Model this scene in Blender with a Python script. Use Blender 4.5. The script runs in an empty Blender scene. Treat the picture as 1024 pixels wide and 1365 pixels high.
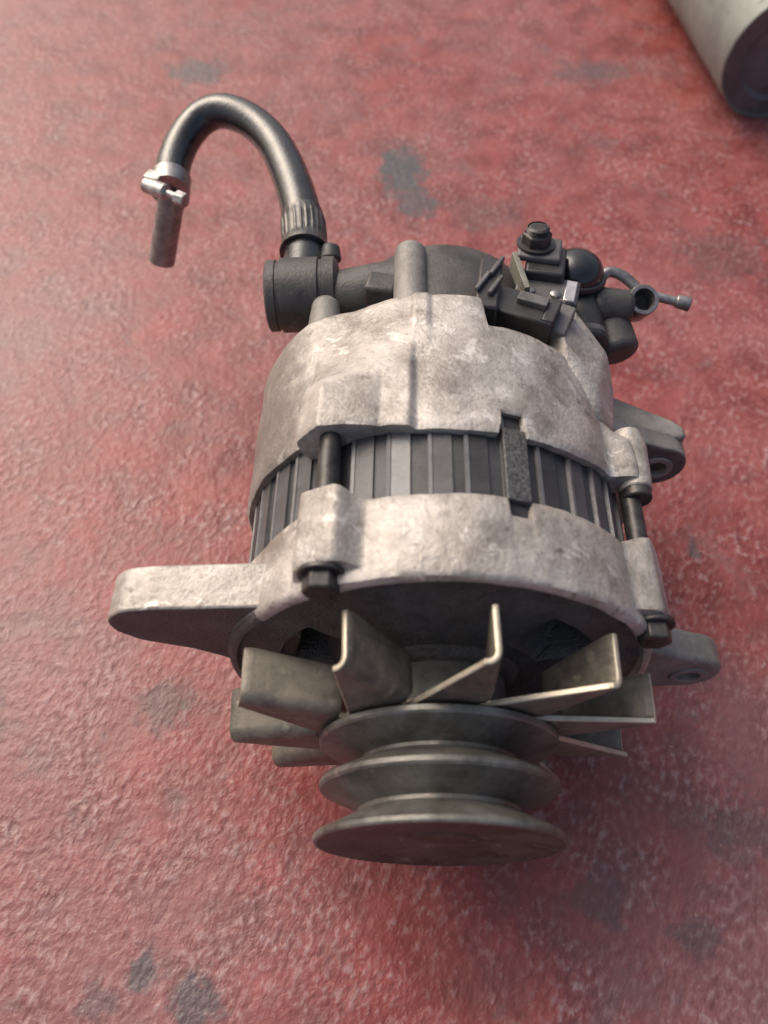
import bpy, bmesh, math, random
from math import sin, cos, pi, radians as R
from mathutils import Vector, Matrix, noise
random.seed(4)
S = bpy.context.scene
C = S.collection

# ------------------------------------------------------------------ camera, sky, sun, exposure
cam = bpy.data.cameras.new('camera'); camo = bpy.data.objects.new('camera', cam); C.objects.link(camo)
cam.sensor_fit = 'VERTICAL'; cam.sensor_height = 36; cam.lens = 27.72
camo.location = (-.0172, 0, .335); camo.rotation_euler = (R(32), 0, 0)
cam.clip_start = .01; cam.clip_end = 200
cam.dof.use_dof = True; cam.dof.focus_distance = .285; cam.dof.aperture_fstop = 8
S.camera = camo

w = bpy.data.worlds.new('World'); S.world = w; w.use_nodes = True
nt = w.node_tree; nt.nodes.clear()
sky = nt.nodes.new('ShaderNodeTexSky'); sky.sky_type = 'NISHITA'; sky.sun_disc = False
sun_dir = Vector((-.50, .47, .73)).normalized()      # towards the sun: left, beyond, high
sky.sun_elevation = math.asin(sun_dir.z); sky.sun_rotation = math.atan2(sun_dir.x, sun_dir.y)
sky.air_density = 1.0; sky.dust_density = 9.0; sky.ozone_density = .2
bg = nt.nodes.new('ShaderNodeBackground'); bg.inputs[1].default_value = .145
wo = nt.nodes.new('ShaderNodeOutputWorld')
nt.links.new(sky.outputs[0], bg.inputs[0]); nt.links.new(bg.outputs[0], wo.inputs[0])
sl = bpy.data.lights.new('sun', 'SUN'); so = bpy.data.objects.new('sun', sl); C.objects.link(so)
sl.energy = .95; sl.angle = R(50); sl.color = (1, .975, .95)
so.rotation_euler = sun_dir.to_track_quat('Z', 'Y').to_euler()
S.view_settings.view_transform = 'Standard'; S.view_settings.look = 'None'
S.view_settings.exposure = .10; S.view_settings.gamma = 1

# ------------------------------------------------------------------ materials
def nodes(name):
    m = bpy.data.materials.new(name); m.use_nodes = True
    t = m.node_tree; b = t.nodes['Principled BSDF']
    tc = t.nodes.new('ShaderNodeTexCoord')
    return m, t, b, tc.outputs['Object']

def nz(t, vec, scale, detail=4, rough=.55, stretch=None, dist=0):
    if stretch:
        mp = t.nodes.new('ShaderNodeMapping'); mp.inputs['Scale'].default_value = stretch[:3]
        if len(stretch) > 3: mp.inputs['Rotation'].default_value = (0, 0, stretch[3])
        t.links.new(vec, mp.inputs[0]); vec = mp.outputs[0]
    n = t.nodes.new('ShaderNodeTexNoise'); n.inputs['Scale'].default_value = scale
    n.inputs['Detail'].default_value = detail; n.inputs['Roughness'].default_value = rough
    n.inputs['Distortion'].default_value = dist
    t.links.new(vec, n.inputs['Vector']); return n.outputs['Fac']

def ramp(t, fac, a, b, c0=(0, 0, 0), c1=(1, 1, 1)):
    r = t.nodes.new('ShaderNodeValToRGB'); e = r.color_ramp.elements
    e[0].position = a; e[1].position = b; e[0].color = (*c0, 1); e[1].color = (*c1, 1)
    t.links.new(fac, r.inputs[0]); return r.outputs[0]

def mix(t, fac, a, b):
    n = t.nodes.new('ShaderNodeMix'); n.data_type = 'RGBA'
    if isinstance(fac, (int, float)): n.inputs[0].default_value = fac
    else: t.links.new(fac, n.inputs[0])
    for k, v in ((6, a), (7, b)):
        if isinstance(v, tuple): n.inputs[k].default_value = (*v, 1)
        else: t.links.new(v, n.inputs[k])
    return n.outputs[2]

def math_(t, op, a, b=None, clamp=False):
    n = t.nodes.new('ShaderNodeMath'); n.operation = op; n.use_clamp = clamp
    for k, v in ((0, a), (1, b)):
        if v is None: continue
        if isinstance(v, (int, float)): n.inputs[k].default_value = v
        else: t.links.new(v, n.inputs[k])
    return n.outputs[0]

def bump(t, b, h, strength, dist, prev=None):
    n = t.nodes.new('ShaderNodeBump'); n.inputs['Strength'].default_value = strength
    n.inputs['Distance'].default_value = dist; t.links.new(h, n.inputs['Height'])
    if prev: t.links.new(prev, n.inputs['Normal'])
    t.links.new(n.outputs[0], b.inputs['Normal']); return n.outputs[0]

def worn(name, light, dark, metallic, rough, scale=45, lo=.35, hi=.65, fine=420, fine_bump=.35, fine_dist=.0006, speck=None, rough_var=.15, dark_spots=None, wear=None):
    """base colour broken up by two sizes of dirt, a cast or worn relief"""
    m, t, b, v = nodes(name)
    big = nz(t, v, scale, 6, .6, dist=.4); small = nz(t, v, fine, 4, .6)
    f = ramp(t, math_(t, 'ADD', math_(t, 'MULTIPLY', big, .75), math_(t, 'MULTIPLY', small, .25)), lo, hi)
    col = mix(t, f, dark, light)
    if speck: col = mix(t, ramp(t, nz(t, v, 170, 5, .65), .60, .72), col, speck)
    if wear:                                                             # rubbed bright spots with crisp edges, and crisp dark pores
        col = mix(t, math_(t, 'MULTIPLY', ramp(t, nz(t, v, 95, 7, .7, dist=.6), .585, .63), .7), col, wear)
        col = mix(t, math_(t, 'MULTIPLY', ramp(t, nz(t, v, 520, 3, .6), .63, .68), .6), col, dark)
        col = mix(t, math_(t, 'MULTIPLY', ramp(t, nz(t, v, 26, 8, .72, dist=1.2), .56, .66), .55), col, (dark[0] * .8, dark[1] * .72, dark[2] * .66))
    if dark_spots:
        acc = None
        for (x, y, z, r, k) in dark_spots[1]:
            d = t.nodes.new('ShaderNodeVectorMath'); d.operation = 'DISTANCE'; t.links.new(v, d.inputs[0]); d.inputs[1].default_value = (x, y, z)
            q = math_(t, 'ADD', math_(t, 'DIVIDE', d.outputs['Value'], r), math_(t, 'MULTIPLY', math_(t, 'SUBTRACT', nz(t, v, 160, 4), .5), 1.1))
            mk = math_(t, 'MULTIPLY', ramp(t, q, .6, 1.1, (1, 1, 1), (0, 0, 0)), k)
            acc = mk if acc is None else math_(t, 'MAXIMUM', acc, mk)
        col = mix(t, acc, col, dark_spots[0])
    t.links.new(col, b.inputs['Base Color'])
    b.inputs['Metallic'].default_value = metallic
    rr = math_(t, 'ADD', math_(t, 'MULTIPLY', big, rough_var * 2), rough - rough_var)
    t.links.new(rr, b.inputs['Roughness'])
    p = bump(t, b, nz(t, v, fine * 2.2, 3, .6), fine_bump, fine_dist)
    if wear: p = bump(t, b, nz(t, v, 270, 4, .6), .22, .0010, p)
    bump(t, b, big, .25, .001, p)
    return m

ALU_DARK_SPOTS = [(.0125, .0700, .0690, .006, .5), (.030, .125, .06, .009, .45), (.02, .08, .067, .004, .4), (.005, .125, .07, .014, .25), (-.030, .118, .066, .012, .35), (-.062, .128, .030, .036, .72), (-.058, .160, .028, .026, .6), (-.05, .09, .05, .012, .4), (.045, .165, .05, .014, .3), (.03, .113, .063, .006, .5), (-.012, .128, .07, .010, .3), (.058, .078, .042, .012, .3)]  # stains, plus two wide spots that darken the rear bracket's left flank
M = {}
M['alu'] = worn('cast_aluminium', (.54, .502, .465), (.235, .212, .188), .28, .50, 42, .36, .60, 300, .5, .0008, (.17, .15, .13), wear=(.68, .65, .62), dark_spots=((.15, .135, .125), ALU_DARK_SPOTS))
M['alu_grey'] = worn('dull_cast_aluminium', (.31, .295, .275), (.15, .142, .132), .2, .55, 60, .35, .65, 300, .4, .0007)
M['grime_shade'] = worn('oily_and_shaded_black_casting', (.135, .126, .120), (.060, .057, .055), .0, .5, 90, .35, .65, 380, .9, .0012, (.075, .072, .07))  # oily grime; also carries shade painted on rear lug face and lower rim
M['pump'] = worn('dark_grey_casting', (.095, .092, .089), (.042, .040, .040), .1, .5, 80, .35, .65, 420, .4, .0005, (.13, .125, .12))
M['pump2'] = worn('greenish_grey_steel', (.17, .17, .15), (.08, .08, .07), .3, .5, 80, .35, .65, 420, .3, .0004)
M['black'] = worn('black_plastic', (.044, .042, .043), (.020, .020, .021), .0, .42, 120, .35, .65, 500, .2, .0003)
M['gloss'] = worn('glossy_black_plastic', (.020, .021, .025), (.012, .012, .014), .0, .16, 120, .35, .65, 500, .08, .0002, rough_var=.05)
M['greyplastic'] = worn('grey_dusty_plastic', (.15, .145, .145), (.07, .068, .068), .0, .5, 120, .35, .65, 500, .2, .0003)
M['rubber'] = worn('black_rubber_hose', (.026, .027, .031), (.014, .014, .016), .0, .26, 140, .35, .65, 260, .25, .0005)
M['steel'] = worn('worn_steel', (.42, .41, .40), (.18, .17, .165), .75, .38, 140, .35, .65, 500, .2, .0003)
M['steel2'] = worn('stained_clamp_steel', (.58, .555, .53), (.26, .24, .22), .65, .36, 220, .35, .62, 500, .3, .0004)
M['bright'] = worn('bright_steel', (.70, .68, .66), (.40, .38, .37), .8, .33, 140, .3, .6, 500, .15, .0003)
M['bolt'] = worn('blackened_bolt_steel', (.085, .08, .078), (.03, .028, .028), .5, .42, 150, .35, .65, 500, .2, .0003)
M['bolt2'] = worn('oily_crimped_steel', (.16, .155, .15), (.05, .048, .047), .55, .35, 150, .35, .65, 500, .2, .0003)
M['pulley'] = worn('grey_pulley_steel', (.235, .232, .215), (.10, .094, .082), .5, .42, 70, .36, .62, 500, .25, .0004, (.30, .265, .225))
M['pulleyface'] = worn('rusty_pulley_face', (.13, .108, .085), (.05, .044, .036), .25, .55, 70, .38, .60, 400, .4, .0005, (.22, .20, .17))
M['blade'] = worn('dull_zinc_sheet', (.285, .25, .20), (.13, .115, .098), .35, .5, 75, .38, .62, 420, .3, .0005, (.34, .32, .24))
M['bladeedge'] = worn('yellowish_cut_edge', (.62, .56, .44), (.40, .36, .28), .45, .42, 120, .3, .6, 400, .2, .0003)
M['lam'] = worn('grey_laminations', (.125, .125, .13), (.08, .08, .084), .3, .5, 110, .35, .65, 500, .2, .0003)
M['lamdark'] = worn('dark_laminations', (.075, .075, .08), (.045, .045, .048), .25, .5, 110, .35, .65, 500, .2, .0003)
M['lampale'] = worn('pale_laminations', (.215, .215, .22), (.14, .14, .144), .3, .45, 110, .35, .65, 500, .2, .0003)
M['lamdark2'] = worn('dim_laminations', (.062, .062, .064), (.035, .035, .037), .3, .5, 110, .35, .65, 500, .2, .0003)
M['key'] = worn('knurled_key_steel', (.15, .15, .15), (.05, .05, .05), .4, .45, 900, .4, .6, 700, .6, .0006)
M['can'] = worn('scuffed_grey_metal', (.215, .225, .212), (.12, .125, .118), .3, .5, 28, .36, .60, 200, .3, .0007, (.11, .11, .105))
M['canend'] = worn('dark_metal_end', (.17, .162, .168), (.10, .095, .10), .2, .5, 40, .35, .65, 250, .3, .0006)
M['cream'] = worn('cream_plastic', (.24, .235, .195), (.13, .125, .105), 0, .5, 150)

for q in ('rubber', 'gloss'):                                        # oily sheen
    b = M[q].node_tree.nodes['Principled BSDF']; b.inputs['Specular IOR Level'].default_value = .65
    b.inputs['Coat Weight'].default_value = .3; b.inputs['Coat Roughness'].default_value = .26
def laminated(m):
    t = m.node_tree; b = t.nodes['Principled BSDF']; v = [n for n in t.nodes if n.type == 'TEX_COORD'][0].outputs['Object']
    wv = t.nodes.new('ShaderNodeTexWave'); wv.bands_direction = 'Y'; wv.inputs['Scale'].default_value = 330; wv.inputs['Distortion'].default_value = .6
    t.links.new(v, wv.inputs[0]); old = b.inputs['Normal'].links[0].from_socket
    bump(t, b, wv.outputs['Fac'], .22, .0003, old)
for q in ('lam', 'lamdark', 'lampale', 'lamdark2'): laminated(M[q])

def floor_material():
    m, t, b, v = nodes('red_floor_paint')
    rot = t.nodes.new('ShaderNodeMapping'); rot.inputs['Rotation'].default_value = (0, 0, R(24)); t.links.new(v, rot.inputs[0])
    lump = nz(t, rot.outputs[0], 360, 2.0, .5, (1, .66, 1))     # coarse pebbly relief of the paint
    lump2 = nz(t, v, 150, 2, .5)
    fine = nz(t, v, 900, 3, .6)
    big = nz(t, v, 9, 6, .6, dist=.6); mid = nz(t, v, 38, 6, .62, dist=.3)
    mid2 = nz(t, v, 30, 5, .6, dist=.8)
    red = mix(t, ramp(t, mid, .35, .66), (.155, .028, .025), (.300, .057, .050))
    dusty = math_(t, 'MULTIPLY', ramp(t, math_(t, 'ADD', math_(t, 'MULTIPLY', big, .6), math_(t, 'MULTIPLY', mid, .4)), .42, .66), .46)
    col = mix(t, dusty, red, (.26, .135, .138))
    patch = None                                                          # broad dusty areas walked into the paint
    for (x, y, r, k) in FLOOR_DUST:
        d = t.nodes.new('ShaderNodeVectorMath'); d.operation = 'DISTANCE'; t.links.new(v, d.inputs[0]); d.inputs[1].default_value = (x, y, 0)
        q = math_(t, 'ADD', math_(t, 'DIVIDE', d.outputs['Value'], r), math_(t, 'MULTIPLY', math_(t, 'SUBTRACT', mid, .5), 1.6))
        mk = math_(t, 'MULTIPLY', ramp(t, q, .2, 1.3, (1, 1, 1), (0, 0, 0)), k)
        patch = mk if patch is None else math_(t, 'MAXIMUM', patch, mk)
    col = mix(t, patch, col, (.235, .150, .155))
    wear = math_(t, 'MULTIPLY', ramp(t, nz(t, v, 62, 7, .68, dist=.5), .60, .74), .55)   # paint rubbed thin
    col = mix(t, wear, col, (.15, .135, .14))
    col = mix(t, math_(t, 'MULTIPLY', math_(t, 'MULTIPLY', ramp(t, lump, .50, .72), ramp(t, mid2, .36, .60)), .70), col, (.40, .275, .275))        # crests rubbed pale
    col = mix(t, math_(t, 'MULTIPLY', math_(t, 'MULTIPLY', ramp(t, lump, .30, .46, (1, 1, 1), (0, 0, 0)), ramp(t, mid2, .30, .62)), .60), col, (.10, .035, .034))   # dirt lying in the pits
    col = mix(t, math_(t, 'MULTIPLY', ramp(t, nz(t, v, 24, 7, .7, dist=1.0), .55, .66), .45), col, (.17, .105, .11))   # greyish traffic film
    col = mix(t, math_(t, 'MULTIPLY', ramp(t, nz(t, v, 190, 6, .7), .66, .70), .75), col, (.085, .075, .08))           # chips and dark specks
    spots = None
    for (x, y, r, k, sx) in FLOOR_STAINS:
        mp = t.nodes.new('ShaderNodeMapping'); mp.vector_type = 'POINT'
        mp.inputs['Location'].default_value = (-x * sx, -y, 0); mp.inputs['Scale'].default_value = (sx, 1, 1)
        t.links.new(v, mp.inputs[0])
        d = t.nodes.new('ShaderNodeVectorMath'); d.operation = 'LENGTH'; t.links.new(mp.outputs[0], d.inputs[0])
        q = math_(t, 'ADD', math_(t, 'DIVIDE', d.outputs['Value'], r), math_(t, 'MULTIPLY', math_(t, 'SUBTRACT', nz(t, v, 110, 8, .68), .5), 2.6))
        mk = math_(t, 'MULTIPLY', ramp(t, q, .55, 1.02, (1, 1, 1), (0, 0, 0)), k)
        spots = mk if spots is None else math_(t, 'MAXIMUM', spots, mk)
    col = mix(t, spots, col, (.070, .072, .078))
    pale = math_(t, 'MULTIPLY', ramp(t, nz(t, v, 330, 3, .5), .70, .78), .45)           # pale grit worn on the crests
    col = mix(t, pale, col, (.50, .40, .38))
    t.links.new(col, b.inputs['Base Color'])
    t.links.new(math_(t, 'ADD', math_(t, 'MULTIPLY', mid, .25), .30), b.inputs['Roughness'])
    b.inputs['Specular IOR Level'].default_value = .42
    p = bump(t, b, fine, .15, .0006)
    p = bump(t, b, math_(t, 'MULTIPLY', lump, ramp(t, mid2, .30, .62, (.35, .35, .35), (1, 1, 1))), .40, .0019, p)
    p = bump(t, b, lump2, .22, .0022, p)
    bump(t, b, mid, .3, .004, p)
    return m

# ------------------------------------------------------------------ helpers
ZA = .078
def smooth(bm, ang=35):
    lim = R(ang)
    for f in bm.faces: f.smooth = True
    for e in bm.edges:
        e.smooth = not (len(e.link_faces) == 2 and e.calc_face_angle(0) > lim)

def obj(name, bm, mat, parent=None, bevel=0, seg=2, ang=35, label=None, recalc=True):
    if recalc: bmesh.ops.recalc_face_normals(bm, faces=bm.faces[:])
    smooth(bm, ang)
    me = bpy.data.meshes.new(name); bm.to_mesh(me); bm.free()
    for x in (mat if isinstance(mat, (list, tuple)) else [mat]): me.materials.append(x)
    o = bpy.data.objects.new(name, me); C.objects.link(o)
    if parent is not None:
        o.parent = parent
        if parent.type == 'EMPTY': o.location = (0, 0, ZA)
    if bevel:
        b = o.modifiers.new('bevel', 'BEVEL'); b.width = bevel; b.segments = seg; b.limit_method = 'ANGLE'; b.angle_limit = R(ang)
    if label: o['label'] = label
    return o

def lathe(bm, prof, n=96, center=(0, 0, 0), axis=(0, 1, 0), mats=None, closed=False):
    """profile of (along axis, radius), revolved"""
    ax = Vector(axis).normalized(); q = Vector((0, 1, 0)).rotation_difference(ax); c = Vector(center)
    rings = []
    for (y, r) in prof:
        if r < 1e-6: rings.append([bm.verts.new(c + q @ Vector((0, y, 0)))])
        else: rings.append([bm.verts.new(c + q @ Vector((r * cos(2 * pi * k / n), y, r * sin(2 * pi * k / n)))) for k in range(n)])
    pairs = list(zip(rings, rings[1:])) + ([(rings[-1], rings[0])] if closed else [])
    for i, (a, b) in enumerate(pairs):
        for k in range(n):
            j = (k + 1) % n
            if len(a) == 1 and len(b) == 1: continue
            vs = [a[0], b[k], b[j]] if len(a) == 1 else [a[k], b[0], a[j]] if len(b) == 1 else [a[k], b[k], b[j], a[j]]
            f = bm.faces.new(vs)
            if mats: f.material_index = mats[i]
    return bm

def rod(bm, p0, p1, r, n=24, r1=None):
    p0, p1 = Vector(p0), Vector(p1); L = (p1 - p0).length; r1 = r if r1 is None else r1
    return lathe(bm, [(0, 0), (0, r), (L, r1), (L, 0)], n, p0, p1 - p0)

def catmull(pts, m=10):
    P = [Vector(p) for p in pts]; P = [2 * P[0] - P[1]] + P + [2 * P[-1] - P[-2]]; out = []
    for i in range(1, len(P) - 2):
        for k in range(m):
            t = k / m; a, b, c, d = P[i - 1:i + 3]
            out.append(.5 * (2 * b + (c - a) * t + (2 * a - 5 * b + 4 * c - d) * t * t + (3 * b - a - 3 * c + d) * t ** 3))
    out.append(P[-2]); return out

def tube(bm, path, rad, n=28, cap=True):
    """tube along a path; rad is a number or f(t)"""
    up = None; rings = []
    for i, p in enumerate(path):
        d = (path[min(i + 1, len(path) - 1)] - path[max(i - 1, 0)]).normalized()
        if up is None: up = d.orthogonal().normalized()
        up = (up - d * up.dot(d)).normalized(); s = d.cross(up)
        r = rad(i / (len(path) - 1)) if callable(rad) else rad
        rings.append([bm.verts.new(p + up * r * cos(2 * pi * k / n) + s * r * sin(2 * pi * k / n)) for k in range(n)])
    for a, b in zip(rings, rings[1:]):
        for k in range(n): bm.faces.new([a[k], a[(k + 1) % n], b[(k + 1) % n], b[k]])
    if cap: bm.faces.new(rings[0][::-1]); bm.faces.new(rings[-1])
    return bm

def box(bm, center, size, rot=None):
    m = Matrix.Translation(center) @ (rot.to_4x4() if rot else Matrix()) @ Matrix.Diagonal((*size, 1))
    return bmesh.ops.create_cube(bm, size=1, matrix=m)['verts']

def prism(bm, pts, y0, y1, mi=(0, 0)):
    """(x, z) outline pushed from y0 to y1; mi = material of sides, front"""
    a = [bm.verts.new((x, y0, z)) for x, z in pts]; b = [bm.verts.new((x, y1, z)) for x, z in pts]
    f = bm.faces.new(a); f.material_index = mi[1]; bm.faces.new(b[::-1])
    for i in range(len(pts)):
        j = (i + 1) % len(pts); bm.faces.new([a[j], a[i], b[i], b[j]]).material_index = mi[0]
    return bm

def rounded(pts, rads, m=7):
    """round the corners of an outline"""
    out = []; n = len(pts)
    for i in range(n):
        p = Vector(pts[i]); a = Vector(pts[i - 1]) - p; b = Vector(pts[(i + 1) % n]) - p; r = rads[i]
        if r <= 0: out.append(tuple(p)); continue
        half = a.angle(b) / 2; t = min(r / math.tan(half), .49 * min(a.length, b.length)); r = t * math.tan(half)
        s = p + a.normalized() * t; e = p + b.normalized() * t; c = p + (a.normalized() + b.normalized()).normalized() * (r / sin(half))
        a0 = math.atan2(s.y - c.y, s.x - c.x); a1 = math.atan2(e.y - c.y, e.x - c.x); d = (a1 - a0 + pi) % (2 * pi) - pi
        for k in range(m + 1): out.append((c.x + r * cos(a0 + d * k / m), c.y + r * sin(a0 + d * k / m)))
    return out

def ss(a, b, x):
    t = min(1, max(0, (x - a) / (b - a))); return t * t * (3 - 2 * t)
def dang(a, b): return (a - b + 180) % 360 - 180
def bp(th, c, w0, w1): return 1 - ss(w0, w1, abs(dang(th, c)))      # 1 within w0 degrees of c, 0 beyond w1

def shell(bm, prof, n=720, mats=None, wob=.00035):
    rings = None
    for k in range(n):
        th = 360 * k / n; p = prof(th)
        if rings is None: rings = [[] for _ in p]
        for i, (y, r) in enumerate(p):
            v = Vector((r * cos(R(th)), y, r * sin(R(th))))
            w_ = noise.noise(v * 60) * wob + noise.noise(v * 190) * wob * .5
            rings[i].append(bm.verts.new(v + Vector((cos(R(th)), .3, sin(R(th)))) * w_))
    for i, (a, b) in enumerate(zip(rings, rings[1:])):
        for k in range(n):
            f = bm.faces.new([a[k], a[(k + 1) % n], b[(k + 1) % n], b[k]])
            if mats: f.material_index = mats(i, 360 * k / n) if callable(mats) else mats[i]
    return bm

def drill(o, x, z, r, y0, y1):
    """a real hole bored along Y through a part"""
    bm = bmesh.new(); lathe(bm, [(y0, 0), (y0, r), (y1, r), (y1, 0)], 28, (x, 0, z)); bmesh.ops.recalc_face_normals(bm, faces=bm.faces[:])
    me = bpy.data.meshes.new('bore'); bm.to_mesh(me); bm.free(); c = bpy.data.objects.new('bore', me); C.objects.link(c)
    c.parent = o.parent; c.location = o.location
    mods = [(m.width, m.segments, m.angle_limit) for m in o.modifiers]; o.modifiers.clear()
    b = o.modifiers.new('bore', 'BOOLEAN'); b.object = c; b.operation = 'DIFFERENCE'; b.solver = 'EXACT'
    bpy.context.view_layer.update(); dg = bpy.context.evaluated_depsgraph_get()
    new = bpy.data.meshes.new_from_object(o.evaluated_get(dg)); o.modifiers.clear(); old = o.data; o.data = new; new.name = old.name
    bpy.data.objects.remove(c); bpy.data.meshes.remove(me)
    bm = bmesh.new(); bm.from_mesh(new); smooth(bm); bm.to_mesh(new); bm.free()
    for w_, s_, a_ in mods:
        q = o.modifiers.new('bevel', 'BEVEL'); q.width = w_; q.segments = s_; q.limit_method = 'ANGLE'; q.angle_limit = a_

def root(name, label, cat, loc, rz=0):
    o = bpy.data.objects.new(name, None); C.objects.link(o); o.location = loc; o.rotation_euler = (0, 0, rz)
    o.empty_display_size = .02; o['label'] = label; o['category'] = cat; return o

# ------------------------------------------------------------------ the floor
FLOOR_DUST = [(-.19, .12, .11, .42), (-.12, .0, .10, .4), (.12, .0, .11, .45), (.15, .10, .06, .4), (-.25, .33, .12, .35)]
FLOOR_STAINS = [(-.160, .609, .020, .75, .7), (-.005, .485, .034, .95, 1.7), (.004, .452, .020, .85, 1.1), (-.112, .110, .014, .55, 1.0), (-.106, .010, .007, .75, 1.0),
                (-.085, .001, .011, .72, 1.0), (-.121, .001, .008, .5, 1.0), (.143, .609, .020, .55, .6), (.133, .187, .007, .7, 1.8), (.128, .060, .016, .45, .8),
                (.066, .035, .012, .5, 1.0), (-.196, .100, .016, .4, .8), (.198, .40, .03, .35, .8), (.100, .021, .009, .5, .9), (.05, .44, .02, .35, .6)]
fb = bmesh.new(); bmesh.ops.create_grid(fb, x_segments=20, y_segments=20, size=15)
fl = obj('floor', fb, floor_material(), recalc=False); fl['kind'] = 'structure'

# ------------------------------------------------------------------ the alternator
A = root('alternator', 'used car alternator with black hose, finned fan and double pulley on the red floor', 'alternator', (0, .0406, 0), R(-1))
BOLTS = (119.5, 27, 301, 212)

# pulley: two V grooves, three flanges
RO, RG = .0392, .0268
pb = bmesh.new()
prof = [(.0020, 0), (.0020, .0118), (.0026, .0128), (.0024, .027), (.0016, .0315), (.0009, .036), (0.0004, RO - .0012), (.0006, RO - .0003), (.0012, RO), (.0024, RO), (.0030, RO - .0006),
        (.0088, RG), (.0096, RG - .0012), (.0108, RG - .0012), (.0116, RG), (.0162, RO - .0016), (.0170, RO - .001), (.0184, RO - .001), (.0190, RO - .0016),
        (.0241, RG), (.0248, RG - .0012), (.0259, RG - .0012), (.0266, RG), (.0304, RO - .0008), (.0311, RO - .0002), (.0326, RO - .0002), (.0331, RO - .001), (.0331, .012)]
lathe(pb, prof, 128, mats=[1] * 6 + [0] * 40)
pul = obj('pulley', pb, [M['pulley'], M['pulleyface']], A, ang=25)

# fan: a star of sheet metal, one blade folded back along each point
TH = [-17, 15.5, 46.5, 80, 114, 150, 183, 212, 246, 279, 311]
YF, RT, RV, TK = .0340, .0705, .0385, .0019
vals = []
for i, th in enumerate(TH):
    nx = TH[(i + 1) % len(TH)] + (360 if i == len(TH) - 1 else 0); vals.append((th + nx) / 2 + 6)
pol2 = lambda r, a: (r * cos(R(a)), r * sin(R(a)))
out = []
tips = []
for i, th in enumerate(TH):
    tip = Vector(pol2(RT, th)); vc = Vector(pol2(RV, vals[i - 1])); vn = Vector(pol2(RV, vals[i]))
    u = (vc - tip).normalized(); n_ = Vector((-u.y, u.x))
    if n_.dot(vn - tip) < 0: n_ = -n_
    tips.append((tip, vc, u, n_))
    out += [tuple(vc + n_ * .0035), tuple(tip + n_ * .0035), tuple(vn)]
    # the free edge runs from the tip to the next valley
sb = bmesh.new()
prism(sb, out, YF, YF + TK, (1, 0))
lathe(sb, [(.0332, .0), (.0332, .0185), (YF - .0002, .0185)], 48)
lathe(sb, [(YF + TK, .0195), (YF + TK + .001, .0185), (.0445, .0185), (.0445, 0)], 48)
fan = obj('fan', sb, [M['blade'], M['bladeedge']], A, .0003, 1)
bm = bmesh.new(); lathe(bm, [(.0372, .0), (.0372, .0215), (.0384, .0225), (.0520, .0225), (.0520, 0)], 48); obj('spacer', bm, M['pump2'], A, .0006)
fan.location.z -= .0055; pul.location.z -= .003
for i, (tip, vc, u, n_) in enumerate(tips):
    L = min((vc - tip).length - .0025, .031); fr = .0032; H = .0168
    prof = [(.0042, 0)] + [(fr - fr * sin(a), fr - fr * cos(a)) for a in [k * pi / 2 / 6 for k in range(7)]] + [(0, .006), (0, .010), (0, .014), (0, H)]
    bm = bmesh.new(); rows = []; NS = 10
    lean = random.uniform(-.0006, .0010)
    for k in range(NS + 1):
        s = L * k / NS; row = []
        top = 1 - .26 * (k / NS) - (.05 if k == 0 else 0)
        for (nn, yy) in prof:
            f = yy / H
            p = tip + u * (s + (.0005 * (1 - f))) + n_ * (nn - lean * f)
            row.append(bm.verts.new((p.x, YF + TK / 2 + yy * (1 if yy < .004 else (top * (yy - .004) + .004) / yy), p.y)))
        rows.append(row)
    for a, b in zip(rows, rows[1:]):
        for j in range(len(prof) - 1): bm.faces.new([a[j], a[j + 1], b[j + 1], b[j]])
    o = obj('fan_blade', bm, [M['blade'], M['bladeedge']], fan)
    sd = o.modifiers.new('sheet', 'SOLIDIFY'); sd.thickness = TK; sd.offset = 0; sd.material_offset_rim = 1; sd.use_even_offset = True
    bv = o.modifiers.new('edge', 'BEVEL'); bv.width = .0003; bv.segments = 1; bv.limit_method = 'ANGLE'; bv.angle_limit = R(50)

# front bracket: rim wall, dark windowed face, bolt bosses
def front_prof(th):
    b = max(bp(th, BOLTS[0], 4, 10), bp(th, BOLTS[1], 4, 10), bp(th, BOLTS[2], 4, 10), bp(th, BOLTS[3], 4, 10))
    e = .0072 * b; e2 = e * .12
    flat = .0022 * bp(th, 205, 40, 60)
    yr = .0835 + .0030 * bp(th, BOLTS[0], 4, 8) + .003 * bp(th, BOLTS[1], 4, 8) + .0005 * sin(R(th * 3))
    yr -= .0058 * bp(th, 72.6, 2.7, 3.4)                      # small key slot in the rear edge
    yr -= .004 * ss(128, 150, th) * (1 - ss(190, 230, th))
    yf = .0556
    win = 0
    for k in range(3): win = max(win, bp(th, 37 + 120 * k, 13, 17))
    d = .016 * win
    return [(yr + .0006, .0655), (yr + .0003, .0688 + e * .85), (yr - .0006, .0696 + e), (yr - .006, .0700 + e * .97), (.070, .0704 + e * .95), (.0622, .0708 + e * .95), (.0608, .0707 + e * .85), (.0602, .0706 + e2),
            (yf + .0022, .0707 + e2), (yf + .0008, .0701 + e2), (yf + .0001, .0688 + e2 * .7), (yf, .0676), (yf + .0016, .0664), (yf + .0022, .0635), (yf + .0012, .0570),
            (yf + .0008, .0540), (yf + .0008 + d * .12, .0530), (yf + .0006 + d, .0580 - .006 * (win < .5)), (yf + d, .0430 - .008 * (win < .5)), (yf - .0002 + d * .12, .0340), (yf - .0004, .0330),
            (yf - .001, .027), (yf - .003, .0255), (yf - .0045, .0235), (yf - .0045, .0150), (yf + .004, .0150)]
bm = bmesh.new(); shell(bm, front_prof, mats=lambda i, th: 1 if i >= 12 or (i >= 8 and 143 < th < 285) else 0, wob=.0005)  # lower left rim takes the dark material, its shade painted in
fbk = obj('front_bracket', bm, [M['alu'], M['grime_shade']], A, ang=40)

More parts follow.
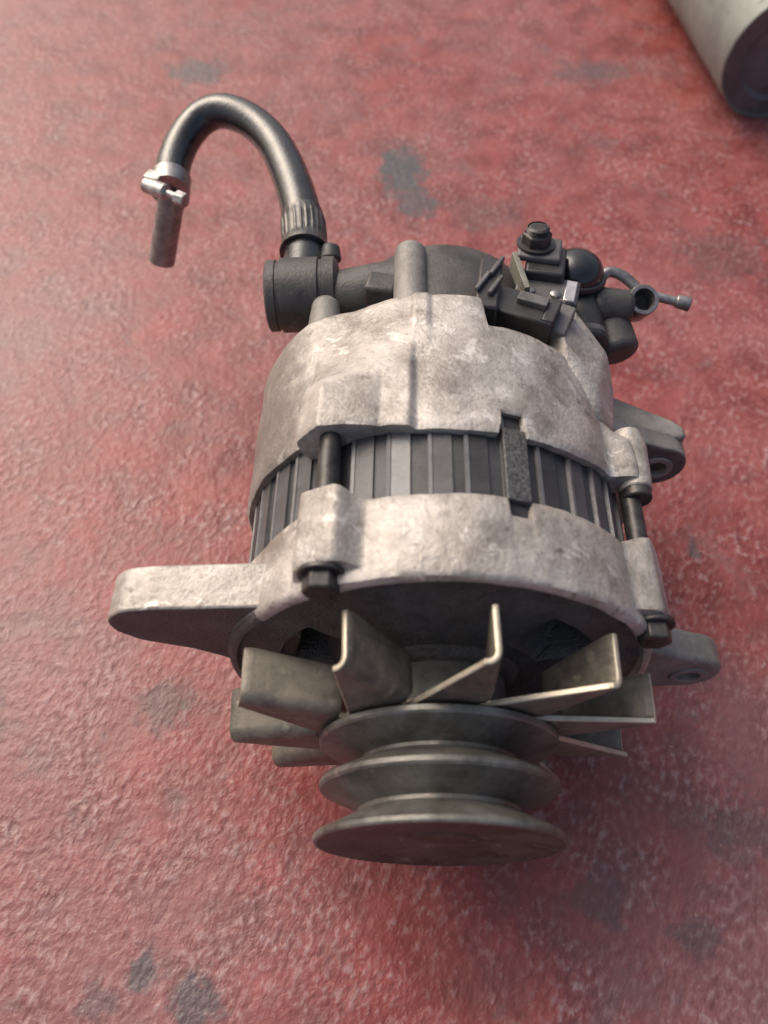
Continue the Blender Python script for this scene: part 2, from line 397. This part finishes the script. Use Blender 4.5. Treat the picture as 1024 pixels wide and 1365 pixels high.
# adjusting ear on the left of the front bracket
ear = [(-.050, .0440), (-.0895, .0405), (-.0985, .0385), (-.1050, .0320), (-.1040, .0235), (-.0975, .0165), (-.082, .0100), (-.071, .002), (-.066, -.012), (-.055, -.024), (-.045, .02)]
bm = bmesh.new(); prism(bm, rounded(ear, [.001, .006, .007, .008, .008, .010, .01, .01, .008, .001, .001], 5), .0585, .0738, (0, 1))
er = obj('adjusting_ear', bm, [M['alu'], M['grime_shade']], A, .0016, 3)

def lug(name, y0, y1, cx, cz, rr, web):
    ang0 = math.atan2(cz, cx); pts = []
    d = math.hypot(cx, cz); ux, uz = cx / d, cz / d; px, pz = -uz, ux
    pts = [(ux * .05 + px * .026, uz * .05 + pz * .026)]
    for k in range(13):
        a = pi / 2 - pi * k / 12; pts.append((cx + rr * (ux * cos(a) + px * sin(a)), cz + rr * (uz * cos(a) + pz * sin(a))))
    pts.append((ux * .05 - px * .026, uz * .05 - pz * .026))
    bm = bmesh.new(); prism(bm, pts, y0, y1, (0, web))
    return bm
bm = lug('mounting_lug', .0595, .0715, .0885, -.0095, .0118, 0)
ml = obj('mounting_lug', bm, M['alu_grey'], A, .0022, 4)
drill(ml, .0890, -.0095, .0040, .05, .09)
bm = bmesh.new(); lathe(bm, [(.0592, .0040), (.0588, .0044), (.0588, .0064), (.0597, .0068), (.0640, .0044), (.0640, .0040)], 28, (.0890, 0, -.0095), closed=True)
obj('bushing', bm, M['alu_grey'], ml)

# stator: laminated core with a rib per slot
bm = bmesh.new(); lathe(bm, [(.078, .058), (.078, .0661), (.116, .0661), (.116, .058)], 180)
core = obj('stator_core', bm, M['lamdark'], A)
NR = 36
pr = [(.0650, -4.1), (.0670, -3.95), (.0671, 1.0), (.0675, 1.1), (.0676, 2.1), (.0664, 2.25), (.0650, 2.35)]
def make_rib(ma, mb):
    bm = bmesh.new(); rows = []
    for y, q in ((.0782, .0002), (.0784, 0), (.1156, 0), (.1158, .0002)):
        rows.append([bm.verts.new(((r - q) * cos(R(a)), y, (r - q) * sin(R(a)))) for r, a in pr])
    for a, b in zip(rows, rows[1:]):
        for j in range(len(pr) - 1): bm.faces.new([a[j], a[j + 1], b[j + 1], b[j]]).material_index = 1 if j in (2, 3, 4) else 0
    bm.faces.new(rows[0]); bm.faces.new(rows[-1][::-1])
    return obj('stator_rib', bm, [ma, mb], core)
kinds = [make_rib(M['lam'], M['lampale']), make_rib(M['lamdark2'], M['lampale']), make_rib(M['lampale'], M['lam'])]
for k in range(NR):
    th = 360 * k / NR + 3
    q = 2 if k == 10 else 0 if k in (9, 4, 14, 15, 20, 27, 5) else random.choice((0, 0, 1)) if k not in (7, 8) else 1
    if k < 3: o = kinds[k]
    else: o = kinds[q].copy(); C.objects.link(o); o.parent = core
    o.rotation_euler = (0, -R(th + random.uniform(-.7, .7)), 0)
bm = bmesh.new(); x, z = pol2(.0672, 72.4); box(bm, (x, .0962, z), (.0080, .0262, .0034), Matrix.Rotation(-R(72.4 - 90), 3, 'Y'))
obj('stator_key', bm, M['key'], core, .0004)

# rear bracket: tapered barrel with raised pad, bosses, slot and shoulder
def rear_prof(th):
    b0, b1 = bp(th, BOLTS[0], 4.5, 9.5), bp(th, BOLTS[1], 4, 9)
    b = max(b0, b1, bp(th, BOLTS[2], 4, 9), bp(th, BOLTS[3], 4, 9))
    pad = ss(97.5, 99.5, th) * (1 - ss(126, 129, th))                 # raised pad left of the ridge
    yf = .1062 + .0045 * ss(129, 131, th) * (1 - ss(200, 230, th)) + .0040 * (1 - ss(20, 50, abs(dang(th, 10)))) + .0012 * pad * sin(R((th - 98) * 7))
    yf += .0085 * bp(th, 73, 3.1, 3.7)                                 # key slot
    cut = bp(th, 63, 13.5, 14.7)                                         # cut away for the plug
    ridge = bp(th, 96.5, 1.6, 3.6)
    ys = .172 - .0135 * cut
    p = .0022 * pad; left = ss(118, 135, th) * (1 - ss(200, 230, th))
    def rad(y):
        t = (y - .106) / (.172 - .106)
        return .0702 + .0012 * left * t - (.0035 - .002 * left) * t - (.0025 - .002 * left) * t * t
    dt = dang(th, 119.5)
    tri = max(0, 1 + dt / 13) if dt < 0 else (1 - .35 * dt / 8) * (1 - ss(7.5, 10.5, dt))
    b = max(tri, b1, bp(th, BOLTS[2], 4, 9), bp(th, BOLTS[3], 4, 9))
    e = lambda y: .0078 * b * (1 - ss(.124, .136, y)) + p * (1 - ss(.128, .150, y)) * 1.0 + .0015 * ridge * ss(.14, .165, y)
    out = [(yf + .004, .0640), (yf + .0004, .0664), (yf, rad(yf) - .0008 + e(yf))]
    for t in (.03, .08, .16, .25, .34, .43, .52, .61, .70, .79):
        y = yf + t * (ys - yf); out.append((y, rad(y) + e(y)))
    sh = .0075
    for k in range(5):
        a = (k / 4) * pi / 2; y = ys - sh * .75 + sh * .75 * sin(a); out.append((y, rad(ys - sh) - sh + sh * cos(a) + e(ys - .002)))
    rr = out[-1][1]
    out += [(ys + .0002, rr - .010), (ys - .004, rr - .0115), (ys - .004, .030)]
    return out
bm = bmesh.new(); shell(bm, rear_prof, mats=[1, 0] + [0] * 30, wob=.0006)
rbk = obj('rear_bracket', bm, [M['alu'], M['grime_shade']], A, ang=45)

bm = bmesh.new()
for (x, y, z) in ((.0415, .1795, .0510), (.0500, .1840, .0475), (.0558, .1775, .0430), (.0648, .1700, .0360), (.0672, .1560, .0290), (.0652, .1380, .0270), (.0560, .1330, .0400), (.0440, .1560, .0525), (.0560, .1450, .0440)):
    bm.verts.new((x, y, z)); bm.verts.new((x * .80, y - .003, z * .70))
bmesh.ops.convex_hull(bm, input=bm.verts[:])
bmesh.ops.dissolve_limit(bm, angle_limit=R(6), verts=bm.verts[:], edges=bm.edges[:])
obj('bracket_horn', bm, M['alu'], rbk, .0022, 3, ang=22)
# rear mounting lug on the right with its gusset
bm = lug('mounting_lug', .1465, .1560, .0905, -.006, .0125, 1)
ml2 = obj('mounting_lug', bm, [M['alu_grey'], M['grime_shade']], A, .0014, 3)  # dark front face: underside shade and cavity put into its colour
bm = bmesh.new(); g = [(.055, .181), (.0690, .1775), (.0970, .1625), (.1010, .1590), (.1015, .1540), (.0960, .1530), (.055, .1600)]
prism(bm, [(x, -y) for x, y in g], -.004, .0055)
bmesh.ops.transform(bm, matrix=Matrix(((1, 0, 0, 0), (0, 0, -1, 0), (0, 1, 0, 0), (0, 0, 0, 1))), verts=bm.verts[:]); obj('gusset', bm, M['alu_grey'], ml2, .0014, 3)
drill(ml2, .0905, -.006, .0044, .13, .18)
bm = bmesh.new(); lathe(bm, [(.1461, .0044), (.1457, .0048), (.1457, .0068), (.1466, .0072), (.1510, .0048), (.1510, .0044)], 28, (.0905, 0, -.006), closed=True)
obj('bushing', bm, M['alu_grey'], ml2)

# through bolts: shank in the open gap, head and washer at the front, steel sleeve end at the rear boss
def bolt(th):
    bm = bmesh.new(); x, z = pol2(.0722, th); c = (x, 0, z)
    lathe(bm, [(.0590, 0), (.0590, .0034), (.118, .0034), (.118, 0)], 20, c)
    o = obj('through_bolt', bm, M['bolt'], A)
    bm = bmesh.new(); lathe(bm, [(.0534, 0), (.0534, .0046), (.0540, .0054), (.0592, .0054), (.0592, 0)], 6, c)
    lathe(bm, [(.0531, 0), (.0531, .0030), (.0535, .0034)], 24, c)
    obj('bolt_head', bm, M['bolt'], o, .0004)
    bm = bmesh.new(); lathe(bm, [(.0588, .002), (.0588, .0066), (.0591, .0069), (.0602, .0069), (.0605, .0066), (.0605, .002)], 32, c)
    obj('washer', bm, M['bolt'], o)
    return o
for th in BOLTS: bolt(th)
x, z = pol2(.0745, BOLTS[1])
bm = bmesh.new(); lathe(bm, [(.108, 0), (.108, .0052), (.1085, .0056), (.126, .0062), (.132, .0050), (.134, 0)], 28, (x, 0, z))
obj('boss_sleeve', bm, M['alu'], A)
bm = bmesh.new(); lathe(bm, [(.1045, 0), (.1045, .0046), (.105, .0050), (.1085, .0050), (.1085, 0)], 28, (x, 0, z))
obj('boss_washer', bm, M['bolt'], A)

# vacuum pump behind
bm = bmesh.new(); lathe(bm, [(.160, .040), (.172, .0405), (.206, .0405), (.2145, .0390), (.2195, .0350), (.2215, .029), (.2215, 0)], 96, (.003, 0, .0095))
vp = obj('vacuum_pump', bm, M['pump'], A, ang=50)
bm = bmesh.new(); rod(bm, (-.0105, .163, .0485), (-.0105, .2105, .0485), .0066, 28, .0062); obj('pump_boss', bm, M['alu_grey'], vp, .0015, 3)
bm = bmesh.new(); rod(bm, (-.043, .168, .040), (-.043, .1905, .040), .0068, 28, .0052); obj('pump_boss', bm, M['alu_grey'], vp, .0028, 4)
bm = bmesh.new(); box(bm, (-.0215, .193, .044), (.012, .010, .010), Matrix.Rotation(R(-12), 3, 'Z')); obj('pump_block', bm, M['pump'], vp, .0015, 3)
bm = bmesh.new(); rod(bm, (-.050, .200, .031), (-.012, .204, .034), .0105, 32, .013); obj('pump_neck', bm, M['pump'], vp, .002, 3)

# outlet elbow on the left, its hose looping back over the floor
bm = bmesh.new(); lathe(bm, [(-.0125, 0), (-.0125, .0132), (-.0118, .0142), (-.0085, .0142), (-.0082, .0136), (-.0070, .0136), (-.0067, .0148), (.0085, .0148), (.0090, .0138), (.0100, .0138), (.0103, .0148), (.0150, .0146), (.0165, .0125), (.0165, 0)], 64, (-.0555, .2040, .031), (1, .04, .03))
el = obj('outlet_elbow', bm, M['pump'], A)
bm = bmesh.new(); rod(bm, (-.0435, .2225, .033), (-.0435, .2285, .036), .0048, 20, .0036); obj('elbow_plug', bm, M['pump'], el, .001, 2)
hp = catmull([(-.0545, .2130, .031), (-.0547, .2292, .031), (-.0563, .2451, .0331), (-.0591, .2584, .0348), (-.0645, .2754, .0370), (-.0712, .2921, .0392), (-.0801, .3046, .0408), (-.0900, .3125, .0418), (-.0996, .3168, .0415),
              (-.1070, .3172, .0391), (-.1136, .3135, .0360), (-.1187, .3045, .0325), (-.1212, .2936, .0297), (-.1213, .2834, .0280), (-.1210, .2755, .0270)], 10)
for _ in range(60):
    hp = [hp[0], hp[1]] + [hp[i] * .5 + (hp[i - 1] + hp[i + 1]) * .25 for i in range(2, len(hp) - 2)] + hp[-2:]
bm = bmesh.new(); tube(bm, hp, lambda t: .0087 - .0010 * ss(.15, .5, t) + .0003 * ss(.6, 1, t), 36)
hose = obj('hose', bm, M['rubber'], A)
bm = bmesh.new()
path = hp[10:25]; n = 144; rings = []
for i, p in enumerate(path):
    dd = (path[min(i + 1, 14)] - path[max(i - 1, 0)]).normalized(); up = Vector((0, 0, 1)); up = (up - dd * up.dot(dd)).normalized(); sd = dd.cross(up)
    r = .0092 + .0014 * (1 - ss(.0, .35, i / 14)) + .0004 * (1 if 4 < i < 12 else 0)
    ring = []
    for k in range(n):
        a = 2 * pi * k / n; q = r + (.00035 * max(0, sin(a * 24)) if 2 < i < 13 else 0); ring.append(bm.verts.new(p + up * q * sin(a) + sd * q * cos(a)))
    rings.append(ring)
for a, b in zip(rings, rings[1:]):
    for k in range(n): bm.faces.new([a[k], a[(k + 1) % n], b[(k + 1) % n], b[k]])
bm.faces.new(rings[0][::-1]); bm.faces.new(rings[-1])
obj('ribbed_collar', bm, M['bolt2'], hose)
bm = bmesh.new()
pp = [Vector(p) for p in ((-.1211, .2790, .0262), (-.1225, .2765, .0190), (-.1270, .2728, .0060), (-.1318, .2691, -.0080))]
tube(bm, pp, .0062, 28, cap=False); tube(bm, [pp[3], pp[2]], .0050, 28); obj('metal_pipe', bm, M['steel'], hose)
bm = bmesh.new(); tube(bm, [hp[-11], hp[-7], hp[-3], hp[-1]], .0092, 36); hc = obj('hose_clamp', bm, M['steel'], hose)
bm = bmesh.new(); rod(bm, (-.1288, .2688, .0350), (-.1185, .2630, .0355), .0035, 20); rod(bm, (-.1190, .2635, .0352), (-.1100, .2582, .0352), .0018, 12); rod(bm, (-.1135, .2602, .0352), (-.1090, .2577, .0350), .0034, 6)
obj('clamp_screw', bm, M['steel2'], hc, .0005)
bm = bmesh.new(); box(bm, (-.1265, .2760, .0345), (.0080, .0060, .0020), Matrix.Rotation(R(-20), 3, 'Z')); obj('clamp_band', bm, M['steel2'], hc, .0006)

# regulator plug in the cut-away
Rz = Matrix.Rotation(R(-22), 3, 'Z'); Rp = Rz @ Matrix.Rotation(R(-18), 3, 'X')
bm = bmesh.new(); box(bm, (.0290, .1725, .0500), (.0260, .0130, .0150), Rz)
pg = obj('regulator_plug', bm, M['black'], A, .0008)
bm = bmesh.new(); box(bm, (.0330, .1730, .0585), (.0110, .0045, .0025), Rz); obj('plug_ridge', bm, M['greyplastic'], pg, .0004)
bm = bmesh.new(); box(bm, (.0175, .1800, .0545), (.0085, .0260, .0125), Matrix.Rotation(R(-8), 3, 'Z')); obj('plug_side', bm, M['black'], pg, .001)
for q in ((.0150, .1790), (.0195, .1770), (.0205, .1870)):
    bm = bmesh.new(); box(bm, (q[0], q[1], .0618), (.0016, .0100, .0020), Matrix.Rotation(R(-30), 3, 'Z')); obj('plug_clip', bm, M['greyplastic'], pg, .0004)
bm = bmesh.new(); box(bm, (.0395, .1690, .0520), (.0045, .0120, .0120), Rz); obj('plug_latch', bm, M['black'], pg, .0006)
bm = bmesh.new(); box(bm, (.0445, .1700, .0480), (.0060, .0150, .0100), Rz); obj('plug_shroud', bm, M['greyplastic'], pg, .0008)

# terminal block with stud, and the capped connector
Rt = Matrix.Rotation(R(-10), 3, 'Z')
bm = bmesh.new(); box(bm, (.0415, .2020, .0430), (.0150, .0160, .0190), Rt)
tb = obj('terminal_block', bm, M['black'], A, .001)
bm = bmesh.new(); box(bm, (.0390, .2060, .0535), (.0165, .0125, .0030), Rt); obj('terminal_flange', bm, M['greyplastic'], tb, .0010, 3)
bm = bmesh.new(); lathe(bm, [(0, .0058), (.0042, .0058), (.0048, .0050)], 6, (.0375, .2080, .0548), (0, .15, 1)); lathe(bm, [(.0030, .0042), (.0064, .0040), (.0070, .0032), (.0070, 0)], 16, (.0375, .2080, .0548), (0, .15, 1)); obj('terminal_stud', bm, M['bolt'], tb, .0004)
bm = bmesh.new(); box(bm, (.0395, .1905, .0435), (.0200, .0120, .0100), Matrix.Rotation(R(-14), 3, 'Z')); obj('terminal_base', bm, M['greyplastic'], tb, .0008)
bm = bmesh.new(); box(bm, (.0310, .1945, .0500), (.0022, .0200, .0080), Matrix.Rotation(R(10), 3, 'Z')); obj('terminal_shim', bm, M['cream'], tb, .0003)
bm = bmesh.new()
lathe(bm, [(-.012, .0), (-.012, .0078), (0, .0080), (.0004, .0112), (.0020, .0112)] + [(.0020 + .0092 * sin(a), .0112 * cos(a)) for a in [k * pi / 2 / 9 for k in range(1, 9)]] + [(.0112, 0)], 48, (.0555, .2080, .0385), (.06, .18, .95))
cp = obj('connector_cap', bm, M['gloss'], A)
bm = bmesh.new(); box(bm, (.0500, .1890, .0470), (.0068, .0130, .0020), Matrix.Rotation(R(-14), 3, 'Z')); obj('clip_seat', bm, M['gloss'], cp, .0004)
bm = bmesh.new(); box(bm, (.0500, .1890, .0480), (.0044, .0112, .0016), Matrix.Rotation(R(-14), 3, 'Z')); obj('cap_clip', bm, M['bright'], cp, .0004)
bm = bmesh.new(); rod(bm, (.0565, .2060, .0315), (.0585, .1800, .0270), .0092, 32, .0098); obj('connector_body', bm, M['black'], cp, .0015, 3)

bm = bmesh.new(); lathe(bm, [(-.0004, .0112), (-.0004, .0122), (.0002, .0126), (.0016, .0126), (.0022, .0122), (.0022, .0112)], 48, (.0555, .2080, .0385), (.06, .18, .95)); obj('cap_rim', bm, M['black'], cp, .0003)
bm = bmesh.new()
for k in range(5): lathe(bm, [(.0040 + k * .0006, .0040), (.0043 + k * .0006, .0044), (.0046 + k * .0006, .0040)], 20, (.0375, .2080, .0548), (0, .15, 1))
obj('stud_thread', bm, M['bolt'], tb)
bm = bmesh.new(); lathe(bm, [(-.0004, 0), (-.0004, .0074), (.0004, .0074), (.0004, 0)], 28, (.0375, .2080, .0550), (0, .15, 1)); obj('stud_washer', bm, M['black'], tb)
for q in ((.0345, .1890), (.0440, .1870)):
    bm = bmesh.new(); lathe(bm, [(0, .0022), (.0010, .0020), (.0014, .0012), (.0014, 0)], 18, (q[0], q[1], .0484), (0, 0, 1)); obj('base_screw', bm, M['steel'], tb)
bm = bmesh.new(); box(bm, (.0375, .1672, .0574), (.0030, .0070, .0008), Rz); obj('plug_slot', bm, M['gloss'], pg)
bm = bmesh.new(); lathe(bm, [(.0002, .0094), (.0008, .0100), (.0030, .0100), (.0036, .0094)], 40, (.0579, .1860, .0279), (.10, -.97, -.17)); obj('body_band', bm, M['greyplastic'], cp, .0003)

# oil fitting on the right: body, open pipe, eyed strip
bm = bmesh.new(); rod(bm, (.0620, .2000, .031), (.0800, .2000, .031), .0080, 32, .0062); rod(bm, (.0705, .1990, .024), (.0745, .1830, .020), .0090, 32, .0088)
of = obj('oil_fitting', bm, M['pump'], A, .003, 4)
d = Vector((.04, -.50, .80)).normalized(); p0 = Vector((.0828, .2000, .0340))
bm = bmesh.new(); lathe(bm, [(-.010, 0), (-.010, .0062), (.0015, .0062), (.0022, .0058), (.0022, .0044), (-.006, .0042), (-.006, 0)], 36, p0, d, mats=[0, 0, 0, 0, 1, 1]); obj('open_pipe', bm, [M['steel'], M['grime_shade']], of)
bm = bmesh.new(); tube(bm, catmull([(.0650, .2080, .036), (.0700, .2120, .0380), (.0760, .2105, .037), (.0810, .2065, .035)], 6), .0022, 12); obj('steel_strip', bm, M['steel'], of)
bm = bmesh.new(); rod(bm, (.0870, .2030, .034), (.1000, .1998, .033), .0019, 16); rod(bm, (.0965, .2007, .0333), (.1020, .1993, .033), .0026, 16, .0030); obj('drain_stem', bm, M['steel'], of, .0004)

# ------------------------------------------------------------------ the metal cylinder at the corner
K = root('metal_cylinder', 'scuffed grey metal cylinder lying with its dark end towards the alternator', 'metal cylinder', (.2577, .5474, 0), R(5.5))
r = .0431
bm = bmesh.new(); lathe(bm, [(.0012, r - .0022), (0, r - .0015), (0, r - .0006), (.0006, r), (.260, r), (.261, r - .001), (.261, 0)], 96, (0, 0, r - ZA)); obj('housing_barrel', bm, M['can'], K)
bm = bmesh.new(); lathe(bm, [(.006, 0), (.006, .010), (.003, .012), (.003, r - .016), (.0008, r - .013), (.0010, r - .0020)], 96, (0, 0, r - ZA)); obj('end_plate', bm, M['canend'], K)
